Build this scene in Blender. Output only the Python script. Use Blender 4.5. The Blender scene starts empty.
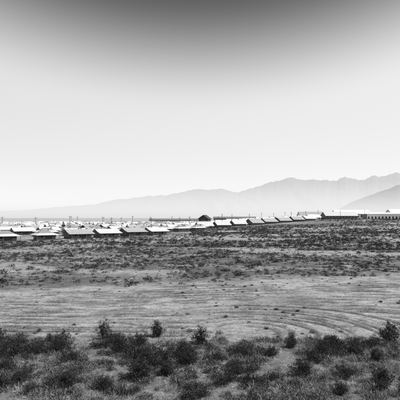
import bpy, math, random
import numpy as np
from mathutils import noise as mn, Vector
rng=np.random.default_rng(7); random.seed(7)
sc=bpy.context.scene
SUN_EL=57; SUN_AZ=92   # degrees right of +Y
# ---------------- helpers
_T=rng.random((256,256))
def vnoise(x,y,s=0):
    x=np.asarray(x,float)+s*17.3; y=np.asarray(y,float)+s*31.7
    xi=np.floor(x).astype(int); yi=np.floor(y).astype(int)
    fx=x-xi; fy=y-yi; fx=fx*fx*(3-2*fx); fy=fy*fy*(3-2*fy)
    a=_T[xi%256,yi%256]; b=_T[(xi+1)%256,yi%256]; c=_T[xi%256,(yi+1)%256]; d=_T[(xi+1)%256,(yi+1)%256]
    return (a*(1-fx)+b*fx)*(1-fy)+(c*(1-fx)+d*fx)*fy
def fbm(x,y,o=4,s=0):
    r=0;a=.5;t=0
    for k in range(o):
        r=r+a*vnoise(x*2**k,y*2**k,s+k); t+=a; a*=.5
    return r/t
def S(t):
    t=np.clip(t,0,1); return t*t*(3-2*t)
def cleared(x,y):
    w=3.0*(fbm(x/6,y/6,3,9)-.5)
    lo=27.7-0.02*x+w; hi=51+0.22*x+2.5*w
    return S((y-lo)/1.5)*(1-S((y-hi)/7))
def H(x,y):
    x=np.asarray(x,float); y=np.asarray(y,float)
    near=1-S((y-70)/60)
    z=0.5*(fbm(x/22,y/22,3,1)-.5)
    z=z+0.22*(fbm(x/3.1,y/3.1,3,5)-.5)*near*(1-.78*cleared(x,y))
    z=z+7*S((y-150)/300)*S((x+40)/190)
    z=z+6.0*S((14-y)/14)*S((y+60)/40)
    return z
def mat(name,col,rough=.9,var=.25,scale=3.0,bump=0.0,island=0.0):
    m=bpy.data.materials.new(name); m.use_nodes=True; nt=m.node_tree; N=nt.nodes; L=nt.links
    b=N['Principled BSDF']; b.inputs['Roughness'].default_value=rough
    b.inputs['Specular IOR Level'].default_value=.15
    g=N.new('ShaderNodeNewGeometry'); no=N.new('ShaderNodeTexNoise'); no.inputs['Scale'].default_value=scale; no.inputs['Detail'].default_value=5
    L.new(g.outputs['Position'],no.inputs['Vector'])
    mr=N.new('ShaderNodeMapRange'); mr.inputs['From Min'].default_value=.25; mr.inputs['From Max'].default_value=.75
    mr.inputs['To Min'].default_value=col*(1-var); mr.inputs['To Max'].default_value=col*(1+var)
    L.new(no.outputs['Fac'],mr.inputs['Value']); out=mr.outputs['Result']
    if island>0:
        m2=N.new('ShaderNodeMapRange'); m2.inputs['To Min'].default_value=1-island; m2.inputs['To Max'].default_value=1+island
        L.new(g.outputs['Random Per Island'],m2.inputs['Value'])
        mu=N.new('ShaderNodeMath'); mu.operation='MULTIPLY'; L.new(out,mu.inputs[0]); L.new(m2.outputs['Result'],mu.inputs[1]); out=mu.outputs[0]
    c=N.new('ShaderNodeCombineColor')
    for k in range(3): L.new(out,c.inputs[k])
    L.new(c.outputs[0],b.inputs['Base Color'])
    if bump>0:
        bp=N.new('ShaderNodeBump'); bp.inputs['Strength'].default_value=bump; bp.inputs['Distance'].default_value=.05
        L.new(no.outputs['Fac'],bp.inputs['Height']); L.new(bp.outputs[0],b.inputs['Normal'])
    return m
def np_mesh(name,V,F,mats=(),mi=None,smooth=False):
    me=bpy.data.meshes.new(name); V=np.asarray(V,np.float32).reshape(-1,3); F=np.asarray(F,np.int32)
    me.vertices.add(len(V)); me.vertices.foreach_set('co',V.ravel())
    k=F.shape[1]; me.loops.add(F.size); me.loops.foreach_set('vertex_index',F.ravel())
    me.polygons.add(len(F)); me.polygons.foreach_set('loop_start',np.arange(0,F.size,k,dtype=np.int32))
    if mi is not None: me.polygons.foreach_set('material_index',np.asarray(mi,np.int32))
    if smooth: me.polygons.foreach_set('use_smooth',np.ones(len(F),bool))
    for m in mats: me.materials.append(m)
    me.update(calc_edges=True); return me
def obj(name,me,parent=None,loc=(0,0,0),rz=0,sc_=1):
    o=bpy.data.objects.new(name,me); sc.collection.objects.link(o); o.location=loc; o.rotation_euler=(0,0,rz)
    o.scale=(sc_,sc_,sc_) if not isinstance(sc_,tuple) else sc_
    if parent: o.parent=parent
    return o
def quads_mesh(name,Q,m):
    Q=Q.reshape(-1,4,3); return np_mesh(name,Q.reshape(-1,3),np.arange(len(Q)*4).reshape(-1,4),(m,))
class MB:
    def __init__(s): s.v=[]; s.f=[]
    def poly(s,pts): n=len(s.v); s.v+=[tuple(p) for p in pts]; s.f.append(tuple(range(n,n+len(pts))))
    def box(s,x0,x1,y0,y1,z0,z1):
        n=len(s.v); s.v+=[(x0,y0,z0),(x1,y0,z0),(x1,y1,z0),(x0,y1,z0),(x0,y0,z1),(x1,y0,z1),(x1,y1,z1),(x0,y1,z1)]
        s.f+=[tuple(n+i for i in q) for q in ((0,3,2,1),(4,5,6,7),(0,1,5,4),(1,2,6,5),(2,3,7,6),(3,0,4,7))]
    def mesh(s,name,m):
        me=bpy.data.meshes.new(name); me.from_pydata(s.v,[],s.f); me.materials.append(m); me.update(); return me
# ---------------- ground
def axis(lo,hi,step,far0,far1,g):
    c=list(np.arange(lo,hi+1e-6,step)); s=step
    a=c[-1]; up=[]
    while a<far1: s*=g; a+=s; up.append(a)
    s=step; a=c[0]; dn=[]
    while a>far0: s*=g; a-=s; dn.append(a)
    return np.array(dn[::-1]+c+up)
xs=axis(-26,26,.12,-17000,17000,1.06); ys=axis(17,62,.09,-120,16500,1.03)
X,Y=np.meshgrid(xs,ys)
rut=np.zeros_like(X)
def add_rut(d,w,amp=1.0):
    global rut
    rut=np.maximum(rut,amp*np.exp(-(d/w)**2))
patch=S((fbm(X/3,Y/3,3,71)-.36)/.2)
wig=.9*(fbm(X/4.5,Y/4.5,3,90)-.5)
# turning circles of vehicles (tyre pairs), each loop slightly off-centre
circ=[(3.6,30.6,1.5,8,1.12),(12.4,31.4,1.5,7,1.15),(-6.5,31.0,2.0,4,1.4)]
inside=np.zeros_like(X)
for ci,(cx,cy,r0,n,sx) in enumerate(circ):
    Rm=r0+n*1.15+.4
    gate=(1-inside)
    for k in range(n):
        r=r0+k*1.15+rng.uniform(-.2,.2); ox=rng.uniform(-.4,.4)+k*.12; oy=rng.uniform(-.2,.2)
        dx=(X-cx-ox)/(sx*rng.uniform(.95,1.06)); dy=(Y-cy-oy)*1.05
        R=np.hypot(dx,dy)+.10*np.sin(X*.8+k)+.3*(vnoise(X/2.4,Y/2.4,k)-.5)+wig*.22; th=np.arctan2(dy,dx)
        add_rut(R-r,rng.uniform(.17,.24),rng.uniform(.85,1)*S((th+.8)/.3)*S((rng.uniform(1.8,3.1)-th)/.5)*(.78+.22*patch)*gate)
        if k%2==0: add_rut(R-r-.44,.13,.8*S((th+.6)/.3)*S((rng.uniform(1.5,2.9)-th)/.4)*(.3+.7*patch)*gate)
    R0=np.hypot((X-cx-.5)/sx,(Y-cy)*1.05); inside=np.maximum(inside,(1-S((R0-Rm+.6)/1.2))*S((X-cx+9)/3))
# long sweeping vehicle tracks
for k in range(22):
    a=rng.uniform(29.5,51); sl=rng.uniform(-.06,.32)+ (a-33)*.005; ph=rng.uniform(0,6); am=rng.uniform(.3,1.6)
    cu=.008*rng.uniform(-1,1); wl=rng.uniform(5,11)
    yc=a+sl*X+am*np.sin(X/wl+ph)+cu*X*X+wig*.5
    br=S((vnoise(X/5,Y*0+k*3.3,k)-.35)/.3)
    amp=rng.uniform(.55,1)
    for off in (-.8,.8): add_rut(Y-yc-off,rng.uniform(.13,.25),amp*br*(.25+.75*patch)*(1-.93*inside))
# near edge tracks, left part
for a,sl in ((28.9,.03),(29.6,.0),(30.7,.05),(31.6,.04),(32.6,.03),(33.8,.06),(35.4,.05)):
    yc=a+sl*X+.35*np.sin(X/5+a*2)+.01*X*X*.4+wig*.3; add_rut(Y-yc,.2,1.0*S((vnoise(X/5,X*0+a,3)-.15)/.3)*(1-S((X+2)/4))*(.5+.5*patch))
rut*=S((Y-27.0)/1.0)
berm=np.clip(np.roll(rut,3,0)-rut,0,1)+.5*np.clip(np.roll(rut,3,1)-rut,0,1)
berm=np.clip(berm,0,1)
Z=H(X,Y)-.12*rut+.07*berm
cl=cleared(X,Y)
light=cl*(.45+.5*S((fbm(X/4,Y/2,3,12)-.32)/.3))+.28*cl*(1-S((Y-34)/7))
light=np.maximum(light,.36*(1-S((Y-30)/3)))
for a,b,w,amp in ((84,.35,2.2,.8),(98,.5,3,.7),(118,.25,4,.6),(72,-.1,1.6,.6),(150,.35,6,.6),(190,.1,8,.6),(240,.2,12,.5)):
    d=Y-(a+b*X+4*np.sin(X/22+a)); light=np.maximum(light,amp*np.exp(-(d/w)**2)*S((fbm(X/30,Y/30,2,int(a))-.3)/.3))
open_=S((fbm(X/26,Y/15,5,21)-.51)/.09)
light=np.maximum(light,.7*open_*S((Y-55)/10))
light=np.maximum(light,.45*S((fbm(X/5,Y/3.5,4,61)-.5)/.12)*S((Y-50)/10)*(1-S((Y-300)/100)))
light=np.maximum(light,.9*S((Y-600)/400))  # far ground paled in its colour to stand in for distance haze
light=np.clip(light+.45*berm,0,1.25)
ny,nx=X.shape
idx=np.arange(ny*nx).reshape(ny,nx)
F=np.stack([idx[:-1,:-1],idx[:-1,1:],idx[1:,1:],idx[1:,:-1]],-1).reshape(-1,4)
gm=bpy.data.materials.new('desert_ground'); gm.use_nodes=True
nt=gm.node_tree;N=nt.nodes;L=nt.links;b=N['Principled BSDF'];b.inputs['Roughness'].default_value=1;b.inputs['Specular IOR Level'].default_value=.05
geo=N.new('ShaderNodeNewGeometry')
def nz(scale,det=6,rough=.6,vec=None):
    n=N.new('ShaderNodeTexNoise'); n.inputs['Scale'].default_value=scale; n.inputs['Detail'].default_value=det; n.inputs['Roughness'].default_value=rough
    L.new(vec or geo.outputs['Position'],n.inputs['Vector']); return n.outputs['Fac']
def mrn(v,a,b_,c,d):
    m=N.new('ShaderNodeMapRange'); 
    for i,t in zip(('From Min','From Max','To Min','To Max'),(a,b_,c,d)): m.inputs[i].default_value=t
    L.new(v,m.inputs['Value']); return m.outputs['Result']
def mth(op,a,b_):
    m=N.new('ShaderNodeMath'); m.operation=op
    for i,t in enumerate((a,b_)):
        if isinstance(t,(int,float)): m.inputs[i].default_value=t
        else: L.new(t,m.inputs[i])
    return m.outputs[0]
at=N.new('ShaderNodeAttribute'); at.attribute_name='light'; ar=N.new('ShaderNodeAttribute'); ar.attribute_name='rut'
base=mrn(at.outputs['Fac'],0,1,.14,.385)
base=mth('MULTIPLY',base,mrn(nz(.35,8,.72),.3,.7,.58,1.42))
base=mth('MULTIPLY',base,mrn(nz(3.2,8,.7),.3,.7,.58,1.40))
base=mth('MULTIPLY',base,mrn(nz(1.0,6,.65),.3,.7,.70,1.30))
base=mth('MULTIPLY',base,mrn(nz(14,5,.7),.35,.65,.60,1.36))
base=mth('MULTIPLY',base,mrn(ar.outputs['Fac'],0,1,1.0,.2))  # ruts darkened in base colour: disturbed soil plus painted-in groove shade
base=mth('MINIMUM',base,.52)
cc=N.new('ShaderNodeCombineColor')
for k in range(3): L.new(base,cc.inputs[k])
L.new(cc.outputs[0],b.inputs['Base Color'])
bp=N.new('ShaderNodeBump'); bp.inputs['Strength'].default_value=1.0; bp.inputs['Distance'].default_value=.18
L.new(nz(5,8,.7),bp.inputs['Height']); L.new(bp.outputs[0],b.inputs['Normal'])
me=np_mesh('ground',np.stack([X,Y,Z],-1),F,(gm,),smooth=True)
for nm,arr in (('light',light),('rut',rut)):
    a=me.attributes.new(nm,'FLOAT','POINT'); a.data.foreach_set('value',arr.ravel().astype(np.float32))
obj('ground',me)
# ---------------- vegetation
def clump(n,r,h,size,blade=1.0,hollow=.45,width=.5):
    u=rng.random(n); rad=hollow+(1-hollow)*rng.random(n)**.6
    ang=rng.random(n)*2*math.pi; ce=u
    se=np.sqrt(1-ce**2*.95)
    lob=1+.28*np.sin(ang*3+rng.random()*6)+.18*np.sin(ang*5+rng.random()*6)
    P=np.stack([np.cos(ang)*se*rad*r*lob,np.sin(ang)*se*rad*r*lob,ce*rad*h*(.8+.4*rng.random(n))],-1)
    d=rng.normal(size=(n,3)); d[:,2]=np.abs(d[:,2])*.8+.2; d+=P/np.array([r,r,h])*.8; d/=np.linalg.norm(d,axis=1)[:,None]
    e=np.cross(d,rng.normal(size=(n,3))); e/=np.linalg.norm(e,axis=1)[:,None]
    s=size*(.6+.8*rng.random(n))[:,None]
    a=d*s*blade; w=e*s*width
    return np.stack([P-w*.6,P+w*.6,P+a+w*.35,P+a-w*.35],1)
def scatter(variants,x,y,s,sink=.03):
    Q=[];z=H(x,y)
    vi=rng.integers(0,len(variants),len(x)); r=rng.random(len(x))*6.283
    hs=rng.uniform(.7,1.25,len(x))
    for v,V in enumerate(variants):
        m=np.where(vi==v)[0]
        if len(m)==0: continue
        c=np.cos(r[m])[:,None,None]; sn=np.sin(r[m])[:,None,None]; ss=s[m][:,None,None]
        A=V[None]
        q=np.stack([(A[...,0]*c-A[...,1]*sn)*ss+x[m][:,None,None],(A[...,0]*sn+A[...,1]*c)*ss+y[m][:,None,None],A[...,2]*ss*hs[m][:,None,None]+z[m][:,None,None]-sink],-1)
        Q.append(q.reshape(-1,4,3))
    return np.concatenate(Q)
mLeaf=mat('creosote_foliage',.042,var=.3,island=.7); mStem=mat('creosote_stem',.10,var=.3)
mScrub=mat('scrub_foliage',.052,var=.45,scale=.6,island=.6); mDry=mat('dry_brush',.18,var=.5,scale=.9,island=.55)
mGrass=mat('dry_grass_blades',.32,var=.4,scale=1.2,island=.4)
def creosote(name,seed,R=1.1,Hh=1.3,ns=48):
    rg=np.random.default_rng(seed); V=[];F=[];MI=[]
    def tube(pts,r0,r1):
        n=len(V)
        for i,p in enumerate(pts):
            r=r0+(r1-r0)*i/(len(pts)-1)
            for k in range(3):
                V.append((p[0]+r*math.cos(k*2.094),p[1]+r*math.sin(k*2.094),p[2]))
        for i in range(len(pts)-1):
            for k in range(3):
                F.append((n+i*3+k,n+i*3+(k+1)%3,n+i*3+3+(k+1)%3,n+i*3+3+k)); MI.append(1)
    def leaves(c,n,sp,sz):
        for _ in range(n):
            p=c+rg.normal(size=3)*sp*np.array([1,1,.8]); d=rg.normal(size=3); d[2]+=.6; d/=np.linalg.norm(d)
            e=np.cross(d,rg.normal(size=3)); e/=np.linalg.norm(e); s=sz*rg.uniform(.6,1.5)
            k=len(V); 
            for q in (p-e*s*.3,p+e*s*.3,p+d*s*1.3+e*s*.2,p+d*s*1.3-e*s*.2): V.append((q[0],q[1],max(q[2],.01)))
            F.append((k,k+1,k+2,k+3)); MI.append(0)
    lob=rg.uniform(.4,1.3,7)
    for s in range(ns):
        a=rg.uniform(0,2*math.pi); lean=rg.uniform(0.05,1)**.75; l=lob[int(a/6.284*7)]
        tip=np.array([math.cos(a)*lean*R*l,math.sin(a)*lean*R*l,Hh*(1.08-.6*lean**2)*rg.uniform(.6,1.2)*(.6+.4*l)])
        b0=np.array([math.cos(a)*.15,math.sin(a)*.15,-.05]); mid=b0*.4+tip*.6+np.array([0,0,-.08])+rg.normal(size=3)*.06
        pts=[(1-t)**2*b0+2*t*(1-t)*mid+t*t*tip for t in np.linspace(0,1,6)]
        tube(pts,.016,.004)
        for t in (.4,.55,.68,.8,.91,1.0):
            c=(1-t)**2*b0+2*t*(1-t)*mid+t*t*tip
            tw=c+rg.normal(size=3)*.13*np.array([1,1,.7])+np.array([0,0,.07])
            tube([c,(c+tw)/2+rg.normal(size=3)*.02,tw],.006,.003)
            leaves(tw,11,.05,.036); leaves((c+tw)/2,5,.05,.036)
    return np_mesh(name,V,F,(mLeaf,mStem),MI)
CB=[creosote('creosote_bush_mesh',100+i,R,h,ns) for i,(R,h,ns) in enumerate(((1.15,1.0,46),(1.4,.8,52),(.8,1.3,34),(1.05,1.1,42),(.75,.65,32),(1.2,.7,40),(.6,.9,26)))]
bushes=[(-10.8,24.6,1,1.0),(-8.3,25.8,0,.95),(-6.2,28.2,2,.85),(-4.6,25.2,3,.95),(-2.9,28.8,6,1.1),(-2.2,23.4,1,1.05),(0,27.6,6,1.1),(-.6,23.7,0,.9),
(-3.0,21.6,4,1.1),(1.8,22.4,5,.8),(5.6,26.9,6,.9),(7.1,25.3,0,.85),(9.0,25.7,1,.8),(12.6,28.7,3,1.1),(5.2,22,4,1.0),(8.3,20,4,.7),(-9.6,24.9,5,.9),(-3.4,24.4,5,1.0),(-1.2,25.4,1,.8),
(8.0,26.6,4,1.0),(10.9,27.3,5,.7),(-12.6,27,0,.8),(-7.2,24.0,5,.8),(14,26,1,1),(-15,24,1,1),(-1.6,21.9,4,.9),(4.1,25.2,4,.7),(11.3,23.5,4,.8),(-10.3,22.3,5,.8),
(-5.4,26.6,5,.8),(-3.7,27.0,4,.9),(-11.4,26.4,5,.8),(-9.4,27.2,6,.7),(6.3,24.2,5,.7),(9.9,24.4,6,.8),(2.6,25.2,5,.75),
(-8.6,21.2,5,.8),(-6.3,20.6,4,.9),(-4.4,20.3,4,.7),(7.2,21.9,5,.75),(8.9,21.4,4,.9),(-9.4,20.2,4,.8),(6.4,19.8,4,.7)]
for x,y,k,s in bushes:
    obj('creosote_bush',CB[k],None,(x,y,float(H(x,y))-.03),rng.uniform(0,6.28),s)
def pts(n,x0,x1,y0,y1):
    return rng.uniform(x0,x1,n),rng.uniform(y0,y1,n)
# foreground low brush + grass
x,y=pts(2300,-22,22,15,32); k=rng.random(len(x))>cleared(x,y)*.98; k&=(fbm(x/2.2,y/2.2,3,33)>.48); x,y=x[k],y[k]
v=[clump(330,.33,.24,.04,blade=2.0,hollow=.2,width=.35) for _ in range(6)]
obj('low_desert_brush',quads_mesh('low_desert_brush',scatter(v,x,y,rng.uniform(.45,1.5,len(x))),mDry))
x,y=pts(8000,-22,22,15,33); k=(rng.random(len(x))>cleared(x,y)*.97)&(fbm(x/1.7,y/1.7,3,44)>.46); x,y=x[k],y[k]
v=[clump(60,.15,.10,.05,blade=3.2,hollow=.1,width=.16) for _ in range(6)]
obj('dry_grass',quads_mesh('dry_grass',scatter(v,x,y,rng.uniform(.5,1.4,len(x))),mGrass))
x,y=pts(1600,-22,22,15,31); k=(rng.random(len(x))>cleared(x,y))&(fbm(x/2.6,y/2.6,3,83)>.505); x,y=x[k],y[k]
v=[clump(560,.45,.36,.036,blade=1.5,hollow=.25) for _ in range(6)]
Qs=[scatter(v,x,y,rng.uniform(.25,1.15,len(x)))]
# sparse in clearing
x,y=pts(330,-30,34,29,56); v=[clump(160,.28,.2,.05,blade=1.4,hollow=.2) for _ in range(5)]
k=fbm(x/6,y/6,2,3)>.5; Qs.append(scatter(v,x[k],y[k],rng.uniform(.2,.8,k.sum())))
# mid
def opn(x,y): return S((fbm(x/26,y/15,5,21)-.51)/.09)
x,y=pts(30000,-78,80,46,130); k=(rng.random(len(x))>cleared(x,y)*1.0)&(rng.random(len(x))<.22+S((fbm(x/6,y/5,3,55)-.36)/.2))&(np.abs(x)<.55*y+3)&(rng.random(len(x))>opn(x,y)*.75); x,y=x[k],y[k]
print('mid',len(x))
v=[clump(75,.5,.36,.095,blade=1.3,hollow=.3) for _ in range(10)]
Qs.append(scatter(v,x,y,rng.uniform(.25,.75,len(x))*rng.choice([.6,1,1.9],len(x),p=[.45,.46,.09])))
x,y=pts(76000,-170,330,120,520); k=(fbm(x/14,y/10,3,66)>.33)&(np.abs(x)<.55*y); k&=~((x<-5)&(y>139+(x+67)*1.06)); k&=~((x>=-5)&(x<110)&(y>325)); k&=rng.random(len(x))>opn(x,y)*.6; x,y=x[k],y[k]
k=rng.random(len(x))<np.clip(230/y,0,1); x,y=x[k],y[k]; print('far',len(x))
v=[clump(26,.58,.46,.22,blade=1.2,hollow=.3) for _ in range(10)]
Qs.append(scatter(v,x,y,rng.uniform(.35,1.2,len(x))))
obj('desert_scrub',quads_mesh('desert_scrub',np.concatenate(Qs),mScrub))
# stones
def stone():
    a=rng.random(6)*.3+.7
    P=np.array([(1,0,0),(0,1,0),(-1,0,0),(0,-1,0),(0,0,.7),(0,0,-.4)])*a[:,None]
    return P
T=np.array([(0,1,4),(1,2,4),(2,3,4),(3,0,4),(1,0,5),(2,1,5),(3,2,5),(0,3,5)])
x,y=pts(6000,-24,24,16,60); z=H(x,y); VV=[];FF=[]
for i in range(len(x)):
    s=.02+.06*rng.random()**3; VV.append(stone()*s*rng.uniform(.7,1.3,3)+(x[i],y[i],z[i])); FF.append(T+6*i)
obj('loose_stones',np_mesh('loose_stones',np.concatenate(VV),np.concatenate(FF),(mat('stone',.34,var=.3,island=.4),)))
# ---------------- houses
mWall=[mat('painted_wall',c,var=.12,scale=1.2) for c in (.11,.16,.28)]
mRoof=[mat('shingle_roof_light',.56,var=.18,scale=1.5),mat('shingle_roof',.36,var=.2,scale=1.5)]
mTop=[mat('upper_roof',.26,var=.2),mat('upper_roof_light',.45,var=.15)]
mTrim=mat('white_trim',.78,var=.08); mFrame=mat('window_trim',.35,var=.1); mGlass=mat('window_glass',.03,rough=.2); mDoor=mat('door_paint',.12); mBrick=mat('chimney_brick',.2,bump=.3,scale=8)
def house_parts(roofm,topm,wallm,flip,hip):
    P={}
    wx=3.7 if hip else 5.0
    m=MB(); m.box(-wx,wx,-3.6,3.9,-.6,2.85)
    if not hip:
        for s in (-1,1): m.poly([(s*wx,-3.0,2.85),(s*wx,3.4,2.85),(s*wx,2.8,3.2),(s*wx,.2,4.3),(s*wx,-2.4,3.2)])
    P['walls']=m.mesh('walls',wallm)
    m=MB(); t=.14
    if hip:
        ex0,ex1,ey0,ey1=-5.0,5.0,-6.1,4.9; kx0,kx1,ky0,ky1=-3.0,3.0,-2.6,3.0; z0,z1=2.45,3.35
        e=[(ex0,ey0),(ex1,ey0),(ex1,ey1),(ex0,ey1)]; k=[(kx0,ky0),(kx1,ky0),(kx1,ky1),(kx0,ky1)]
        for i in range(4):
            j=(i+1)%4
            m.poly([(*e[i],z0),(*e[j],z0),(*k[j],z1),(*k[i],z1)])
            m.poly([(*e[i],z0-t),(*e[j],z0-t),(*e[j],z0),(*e[i],z0)])
            m.poly([(*e[j],z0-t),(*e[i],z0-t),(*k[i],z1-t),(*k[j],z1-t)])
        P['eave_roof']=m.mesh('eave_roof',roofm)
        m=MB(); k=[(-3.15,-2.75),(3.15,-2.75),(3.15,3.15),(-3.15,3.15)]; r=[(-1.2,.2,4.7),(1.2,.2,4.7)]; zz=3.38
        K=[(*q,zz) for q in k]
        m.poly([K[0],K[1],r[1],r[0]]); m.poly([K[1],K[2],r[1]]); m.poly([K[2],K[3],r[0],r[1]]); m.poly([K[3],K[0],r[0]])
        for i in range(4):
            j=(i+1)%4; m.poly([(k[i][0],k[i][1],zz-.2),(k[j][0],k[j][1],zz-.2),K[j],K[i]])
        P['hip_roof']=m.mesh('hip_roof',topm)
    else:
        # gable roof with a break in pitch over the front and back porches
        W=5.8; pr=[(-6.1,2.35),(-2.7,3.28),(.2,4.55),(3.1,3.28),(5.1,2.6)]
        for (a,za),(b_,zb) in zip(pr[:-1],pr[1:]):
            m.poly([(-W,a,za),(W,a,za),(W,b_,zb),(-W,b_,zb)]); m.poly([(-W,a,za-t),(-W,b_,zb-t),(W,b_,zb-t),(W,a,za-t)])
            for s in (-W,W): m.poly([(s,a,za-t),(s,b_,zb-t),(s,b_,zb),(s,a,za)])
        for a,za in (pr[0],pr[-1]): m.poly([(-W,a,za-t),(W,a,za-t),(W,a,za),(-W,a,za)])
        P['gable_roof']=m.mesh('gable_roof',roofm)
    m=MB(); m.box(-4.9,4.9,-5.95,-3.61,-.5,.3)
    for px in (-4.7,-1.7,1.7,4.55): m.box(px,px+.15,-5.8,-5.65,.3,2.3)
    for a,b_ in ((-4.5,-1.75),(1.9,4.5)):
        m.box(a,b_,-5.78,-5.68,1.05,1.15)
        q=a+.2
        while q<b_: m.box(q,q+.05,-5.76,-5.7,.3,1.05); q+=.35
    m.box(-.9,.9,-6.6,-5.96,-.5,.05); P['porch']=m.mesh('porch',mWall[1])
    m=MB(); g=MB()
    def win(cx,cz,w,h,side):
        for M,d,a in ((m,.05,.1),(g,.07,0)):
            if side=='f': M.box(cx-w/2-a,cx+w/2+a,-3.6-d,-3.58,cz-h/2-a,cz+h/2+a)
            if side=='b': M.box(cx-w/2-a,cx+w/2+a,3.88,3.9+d,cz-h/2-a,cz+h/2+a)
            if side=='l': M.box(-wx-d,-wx+.02,cx-w/2-a,cx+w/2+a,cz-h/2-a,cz+h/2+a)
            if side=='r': M.box(wx-.02,wx+d,cx-w/2-a,cx+w/2+a,cz-h/2-a,cz+h/2+a)
    for c in (-2.2,2.2): win(c,1.55,1.2,1.2,'f'); win(c,1.6,1,1.1,'b'); win(c*.9,1.6,1,1.1,'l'); win(c*.9,1.6,1,1.1,'r')
    P['window_frames']=m.mesh('window_frames',mFrame); P['windows']=g.mesh('windows',mGlass)
    m=MB(); m.box(-.45,.45,-3.67,-3.58,.32,2.3); P['door']=m.mesh('door',mDoor)
    m=MB(); cx=1.9*flip; m.box(cx-.25,cx+.25,1.2,1.7,3.2,4.9); m.box(cx-.3,cx+.3,1.15,1.75,4.9,5.0); P['chimney']=m.mesh('chimney',mBrick)
    return P
HV=[house_parts(mRoof[1 if i==6 else 0],mTop[(i//2)%2],mWall[i%2],(-1)**i,i in (1,4,5)) for i in range(8)]
ux,uy=.68,.733; vx,vy=-.733,.68
nh=0
for j in range(0,18):
    for i in range(-16,46):
        x=-67+i*13.6*ux+j*24*vx; y=149+i*13.6*uy+j*24*vy
        if y<120 or y>600: continue
        px=200+429*x/y
        if not (-60<px<203): continue
        if j==0 and i>6: continue
        x+=rng.uniform(-.6,.6); y+=rng.uniform(-.8,.8)
        if rng.random()<.05: continue
        face=math.atan2(uy,ux)+ (0 if j%2==0 else math.pi)-.2
        s=float(rng.uniform(.84,.90)); vi=int(rng.integers(0,8)); hip=vi in (1,4,5)
        e=obj('hip_roof_cottage' if hip else 'gabled_porch_cottage',None,None,(x,y,float(H(x,y))+.12),face,(s,s,s*float(rng.uniform(.84,.93)))); nh+=1
        for n,me in HV[vi].items(): obj(n,me,e)
print('houses',nh)
# ---------------- gabled buildings
def gable_hall(name,x,y,w,d,h,rise,rz,wallm,roofm,nw=8,zoff=0,over=.8,ww=.65):
    e=obj(name,None,None,(x,y,float(H(x,y))-.1+zoff),rz)
    m=MB(); m.box(-w/2,w/2,-d/2,d/2,-1,h)
    for s in (-1,1): m.poly([(s*w/2,-d/2,h),(s*w/2,d/2,h),(s*w/2,0,h+rise-.1)])
    obj('walls',m.mesh('walls',wallm),e)
    m=MB(); W=w/2+over; D=d/2+over; k=rise/(d/2); zb=h-over*k+.08; zt=h+rise+.08
    for s in (-1,1):
        m.poly([(-W,s*D,zb),(W,s*D,zb),(W,0,zt),(-W,0,zt)]); m.poly([(-W,s*D,zb-.25),(W,s*D,zb-.25),(W,s*D,zb),(-W,s*D,zb)])
        m.poly([(s*W,-D,zb-.25),(s*W,0,zt-.25),(s*W,0,zt),(s*W,-D,zb)]); m.poly([(s*W,D,zb-.25),(s*W,0,zt-.25),(s*W,0,zt),(s*W,D,zb)])
    obj('roof',m.mesh('roof',roofm),e)
    f=MB();g=MB()
    for i in range(nw):
        cx=-w/2+(i+.5)*w/nw
        for s in (-1,1):
            f.box(cx-ww-.15,cx+ww+.15,s*(d/2)-.05,s*(d/2)+.05,h*.3,h*.8); g.box(cx-ww,cx+ww,s*(d/2)-.08,s*(d/2)+.08,h*.3+.15,h*.8-.15)
    for s in (-1,1):
        f.box(s*w/2-.05,s*w/2+.05,-1.2,1.2,-.1,h*.75); g.box(s*w/2-.08,s*w/2+.08,-1,1,0,h*.7)
    obj('window_frames',f.mesh('window_frames',mFrame),e); obj('windows',g.mesh('windows',mGlass),e)
    return e
for r,(x0,y0,n,dx,dy) in enumerate(((3,318,8,14.2,13),(4,365,8,15,10),(12,405,8,16,8),(22,450,7,16.5,7),(36,490,6,17,6))):
    for i in range(n):
        x=x0+i*dx+rng.uniform(-1,1); y=y0+i*dy+rng.uniform(-1.5,1.5)
        gable_hall('gabled_cottage',x,y,rng.uniform(9.5,11.5),8.5,2.3,2.2,.42+rng.uniform(-.08,.08),mWall[rng.integers(0,2)],mRoof[0 if rng.random()<.75 else 1],3,over=1.0)
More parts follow.
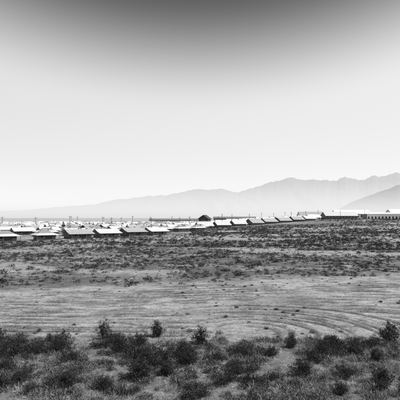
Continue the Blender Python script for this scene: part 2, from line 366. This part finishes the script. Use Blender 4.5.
def arcade(name,x,y,w,d,h,nb,rz):
    e=obj(name,None,None,(x,y,float(H(x,y))-.1),rz)
    m=MB(); m.box(-w/2+.2,w/2-.2,-d/2+3,d/2,-1,h); obj('walls',m.mesh('walls',mWall[2]),e)
    m=MB(); bw=w/nb; pr=bw*.27; zs=h*.34; yf=-d/2
    for i in range(nb):
        cx=-w/2+(i+.5)*bw
        for s in (-1,1): 
            a,b_=sorted((cx+s*pr,cx+s*bw/2)); m.box(a,b_,yf,yf+.5,-1,zs)
        A=[(cx+pr*math.cos(t),zs+pr*math.sin(t)) for t in np.linspace(math.pi,0,13)]
        for yy in (yf,yf+.5):
            m.poly([(cx-bw/2,yy,zs)]+[(a,yy,z) for a,z in A[:7]]+[(cx,yy,h),(cx-bw/2,yy,h)])
            m.poly([(cx,yy,h)]+[(a,yy,z) for a,z in A[6:]]+[(cx+bw/2,yy,zs),(cx+bw/2,yy,h)])
        for (a,z),(c,zz) in zip(A[:-1],A[1:]): m.poly([(a,yf,z),(c,yf,zz),(c,yf+.5,zz),(a,yf+.5,z)])
    obj('arches',m.mesh('arches',mTrim),e)
    m=MB(); W=w/2+.3;D0=-d/2-.2;D1=d/2+.3; r=1.6
    c=[(-W,D0),(W,D0),(W,D1),(-W,D1)]; R=[(-W+6,0,h+r),(W-6,0,h+r)]; z=h+.05; C=[(*q,z) for q in c]
    m.poly([C[0],C[1],R[1],R[0]]);m.poly([C[1],C[2],R[1]]);m.poly([C[2],C[3],R[0],R[1]]);m.poly([C[3],C[0],R[0]])
    for i in range(4):
        j=(i+1)%4; m.poly([(*c[i],z-.3),(*c[j],z-.3),C[j],C[i]])
    m.poly([(*q,z-.3) for q in c])
    obj('roof',m.mesh('roof',mTrim),e); return e
arcade('arcaded_hall',198,455,46,16,5.4,13,-.06)
gable_hall('dormitory_building',146,450,34,13,3.6,3.8,.10,mWall[1],mRoof[0],10)
gable_hall('dormitory_building',124,482,26,12,4.4,4.0,.08,mTrim,mRoof[1],8)
gable_hall('dormitory_building',176,500,40,12,6.4,4.0,.0,mTrim,mTrim,10)
gable_hall('mess_hall',236,500,34,14,7.0,4.2,.1,mTrim,mTrim,8)
gable_hall('storage_shed',112,425,12,8,3.0,2.4,.3,mTrim,mTrim,4)
gable_hall('tall_barn',4.5,400,8,9,7.0,3.0,1.2,mat('dark_timber',.06),mat('dark_roof',.08),3)
gable_hall('warehouse',-30,640,90,14,4.5,2.2,.0,mat('warehouse_wall',.08),mat('warehouse_roof',.16),14)
gable_hall('warehouse',50,620,60,14,4.5,2.2,.0,mat('warehouse_wall',.08),mat('warehouse_roof',.16),14)
# ---------------- utility poles & stakes
mPole=mat('pole_wood',.06)
def pole(x,y,h=9):
    m=MB(); n=8
    for i in range(n):
        a,b_=i*2*math.pi/n,(i+1)*2*math.pi/n
        m.poly([(.17*math.cos(a),.17*math.sin(a),-.5),(.17*math.cos(b_),.17*math.sin(b_),-.5),(.11*math.cos(b_),.11*math.sin(b_),h),(.11*math.cos(a),.11*math.sin(a),h)])
    e=obj('utility_pole',None,None,(x,y,float(H(x,y))),.8)
    obj('post',m.mesh('post',mPole),e)
    m=MB(); m.box(-1.2,1.2,-.2,-.1,h-.9,h-.75); m.box(-.9,.9,-.2,-.1,h-1.6,h-1.47)
    for q in (-1.1,-.6,.6,1.1): m.box(q-.05,q+.05,-.19,-.11,h-.75,h-.6)
    obj('crossarm',m.mesh('crossarm',mPole),e)
for x,y in ((-152,330),(-134,350),(-100,330),(-62,300),(-77,420),(-44,380),(-20,420),(4.5,385),(32,430),(63,440),(93,470),(121,440),
 (-120,420),(-84,370),(-55,350),(-34,300),(-30,460),(-8,330),(18,350),(20,470),(46,400),(78,455),(84,395),(106,430),(139,425),(165,430),(188,480),(222,470),(-150,500),(-112,500)):
    pole(x,y,rng.uniform(8.2,10.2))
ms=mat('weathered_wood',.1)
for gx,gy in ((-27,108),(12,142),(22,146),(31,143)):
    e=obj('wooden_stake_fence',None,None,(gx,gy,float(H(gx,gy))),rng.uniform(0,3))
    m=MB()
    for k in range(4): m.box(k*1.2-.05,k*1.2+.05,-.05,.05,-.3,.9+.3*rng.random())
    obj('posts',m.mesh('posts',ms),e); m=MB(); m.box(-.1,3.8,-.09,-.052,.7,.78); obj('rail',m.mesh('rail',ms),e)
# ---------------- mountains
def mountain(name,D,prof,depth,op,seed,zs):
    mm=bpy.data.materials.new(name); mm.use_nodes=True; nt=mm.node_tree;N=nt.nodes;L=nt.links; b=N['Principled BSDF']
    b.inputs['Base Color'].default_value=(.13,.13,.13,1); b.inputs['Roughness'].default_value=1; b.inputs['Specular IOR Level'].default_value=0
    g=N.new('ShaderNodeNewGeometry'); sx=N.new('ShaderNodeSeparateXYZ'); L.new(g.outputs['Position'],sx.inputs[0])
    mr=N.new('ShaderNodeMapRange'); mr.inputs['From Min'].default_value=0; mr.inputs['From Max'].default_value=zs; mr.inputs['To Min'].default_value=op[0]; mr.inputs['To Max'].default_value=op[1]  # opacity fades towards the foot: aerial haze imitated in the material
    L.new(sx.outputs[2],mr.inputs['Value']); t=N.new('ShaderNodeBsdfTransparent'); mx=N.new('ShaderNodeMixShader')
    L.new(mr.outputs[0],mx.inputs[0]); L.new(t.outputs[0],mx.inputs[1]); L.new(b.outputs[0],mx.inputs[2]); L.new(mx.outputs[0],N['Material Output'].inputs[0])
    px=[(p-200)/429*D for p,_ in prof]; ph=[(218-q)/429*D for _,q in prof]
    xs=np.arange(px[0],px[-1],D/429*.5); ny=50; V=np.zeros((ny,len(xs),3))
    h=np.interp(xs,px,ph)*(1+.22*(fbm(xs/900,xs*0+seed,6,40)-.5)+.16*(fbm(xs/260,xs*0+seed,5,41)-.5))
    last=np.full(len(xs),-1.0)
    for q in range(ny):
        # ridgelines and gullies run down the slope; spurs fan out from the crest
        t=q/(ny-1); yy=D-depth*(1-t); xx=xs*yy/D
        w=fbm(xx/2200,yy/2200+xx*0,2,50)*1.6
        r=1-np.abs(2*fbm(xx/620+w,yy/2600+xx*0,4,51)-1)*2
        hh=h*t*(1-.42*(1-r)*(1-t))
        slp=np.maximum(hh/yy,last+h/D/ny*.25); last=slp
        V[q,:,0]=xx; V[q,:,1]=yy; V[q,:,2]=slp*yy-(8 if q==0 else 0)
    nx=len(xs); idx=np.arange(ny*nx).reshape(ny,nx)
    F=np.stack([idx[:-1,:-1],idx[:-1,1:],idx[1:,1:],idx[1:,:-1]],-1).reshape(-1,4)
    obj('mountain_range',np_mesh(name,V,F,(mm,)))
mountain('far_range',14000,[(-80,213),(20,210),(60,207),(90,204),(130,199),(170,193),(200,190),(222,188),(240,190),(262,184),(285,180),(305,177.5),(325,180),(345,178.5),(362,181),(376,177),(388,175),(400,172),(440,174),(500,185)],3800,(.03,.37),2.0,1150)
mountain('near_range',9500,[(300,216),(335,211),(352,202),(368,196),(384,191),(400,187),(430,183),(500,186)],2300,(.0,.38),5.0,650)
# ---------------- camera, light, sky
cam=bpy.data.cameras.new('camera'); co=bpy.data.objects.new('camera',cam); sc.collection.objects.link(co); sc.camera=co
cam.lens=38.6; cam.sensor_width=36; cam.clip_end=60000; cam.clip_start=.1
co.location=(0,0,8); co.rotation_euler=(math.radians(90+2.4),0,0)
el,az=math.radians(SUN_EL),math.radians(SUN_AZ)
sd=Vector((math.sin(az)*math.cos(el),math.cos(az)*math.cos(el),math.sin(el)))
sl=bpy.data.lights.new('sun','SUN'); sl.energy=5.0; sl.angle=math.radians(.5); sl.color=(1,1,1)
so=bpy.data.objects.new('sun',sl); sc.collection.objects.link(so); so.rotation_euler=sd.to_track_quat('Z','Y').to_euler(); so.location=(0,0,60)
w=bpy.data.worlds.new('World'); sc.world=w; w.use_nodes=True; nt=w.node_tree;N=nt.nodes;L=nt.links
sk=N.new('ShaderNodeTexSky'); sk.sky_type='NISHITA'; sk.sun_disc=False; sk.sun_elevation=el; sk.sun_rotation=az; sk.dust_density=2.0; sk.altitude=700
bw=N.new('ShaderNodeSeparateColor'); L.new(sk.outputs[0],bw.inputs[0])
# monochrome film response to the sky: red-filtered, deep sky overhead, bright haze low down
tc=N.new('ShaderNodeTexCoord'); sx=N.new('ShaderNodeSeparateXYZ'); L.new(tc.outputs['Generated'],sx.inputs[0])
x2=mth('MULTIPLY',sx.outputs[0],sx.outputs[0])
elv=mth('SUBTRACT',sx.outputs[2],mth('MULTIPLY',x2,.26))
def sramp(v,a,b_,c,d):
    m=N.new('ShaderNodeMapRange'); m.interpolation_type='SMOOTHSTEP'
    for i,t in zip(('From Min','From Max','To Min','To Max'),(a,b_,c,d)): m.inputs[i].default_value=t
    L.new(v,m.inputs['Value']); return m.outputs['Result']
fac=mth('MULTIPLY',sramp(elv,.235,.485,1.0,.15),sramp(elv,.02,.30,.94,1.06))
val=mth('MULTIPLY',mth('POWER',bw.outputs[0],.35),fac)
val=mth('MULTIPLY',val,6.1)
c=N.new('ShaderNodeCombineColor')
for k in range(3): L.new(val,c.inputs[k])
L.new(c.outputs[0],N['Background'].inputs[0]); N['Background'].inputs[1].default_value=.1
sc.view_settings.view_transform='Standard'; sc.view_settings.look='None'; sc.view_settings.exposure=0
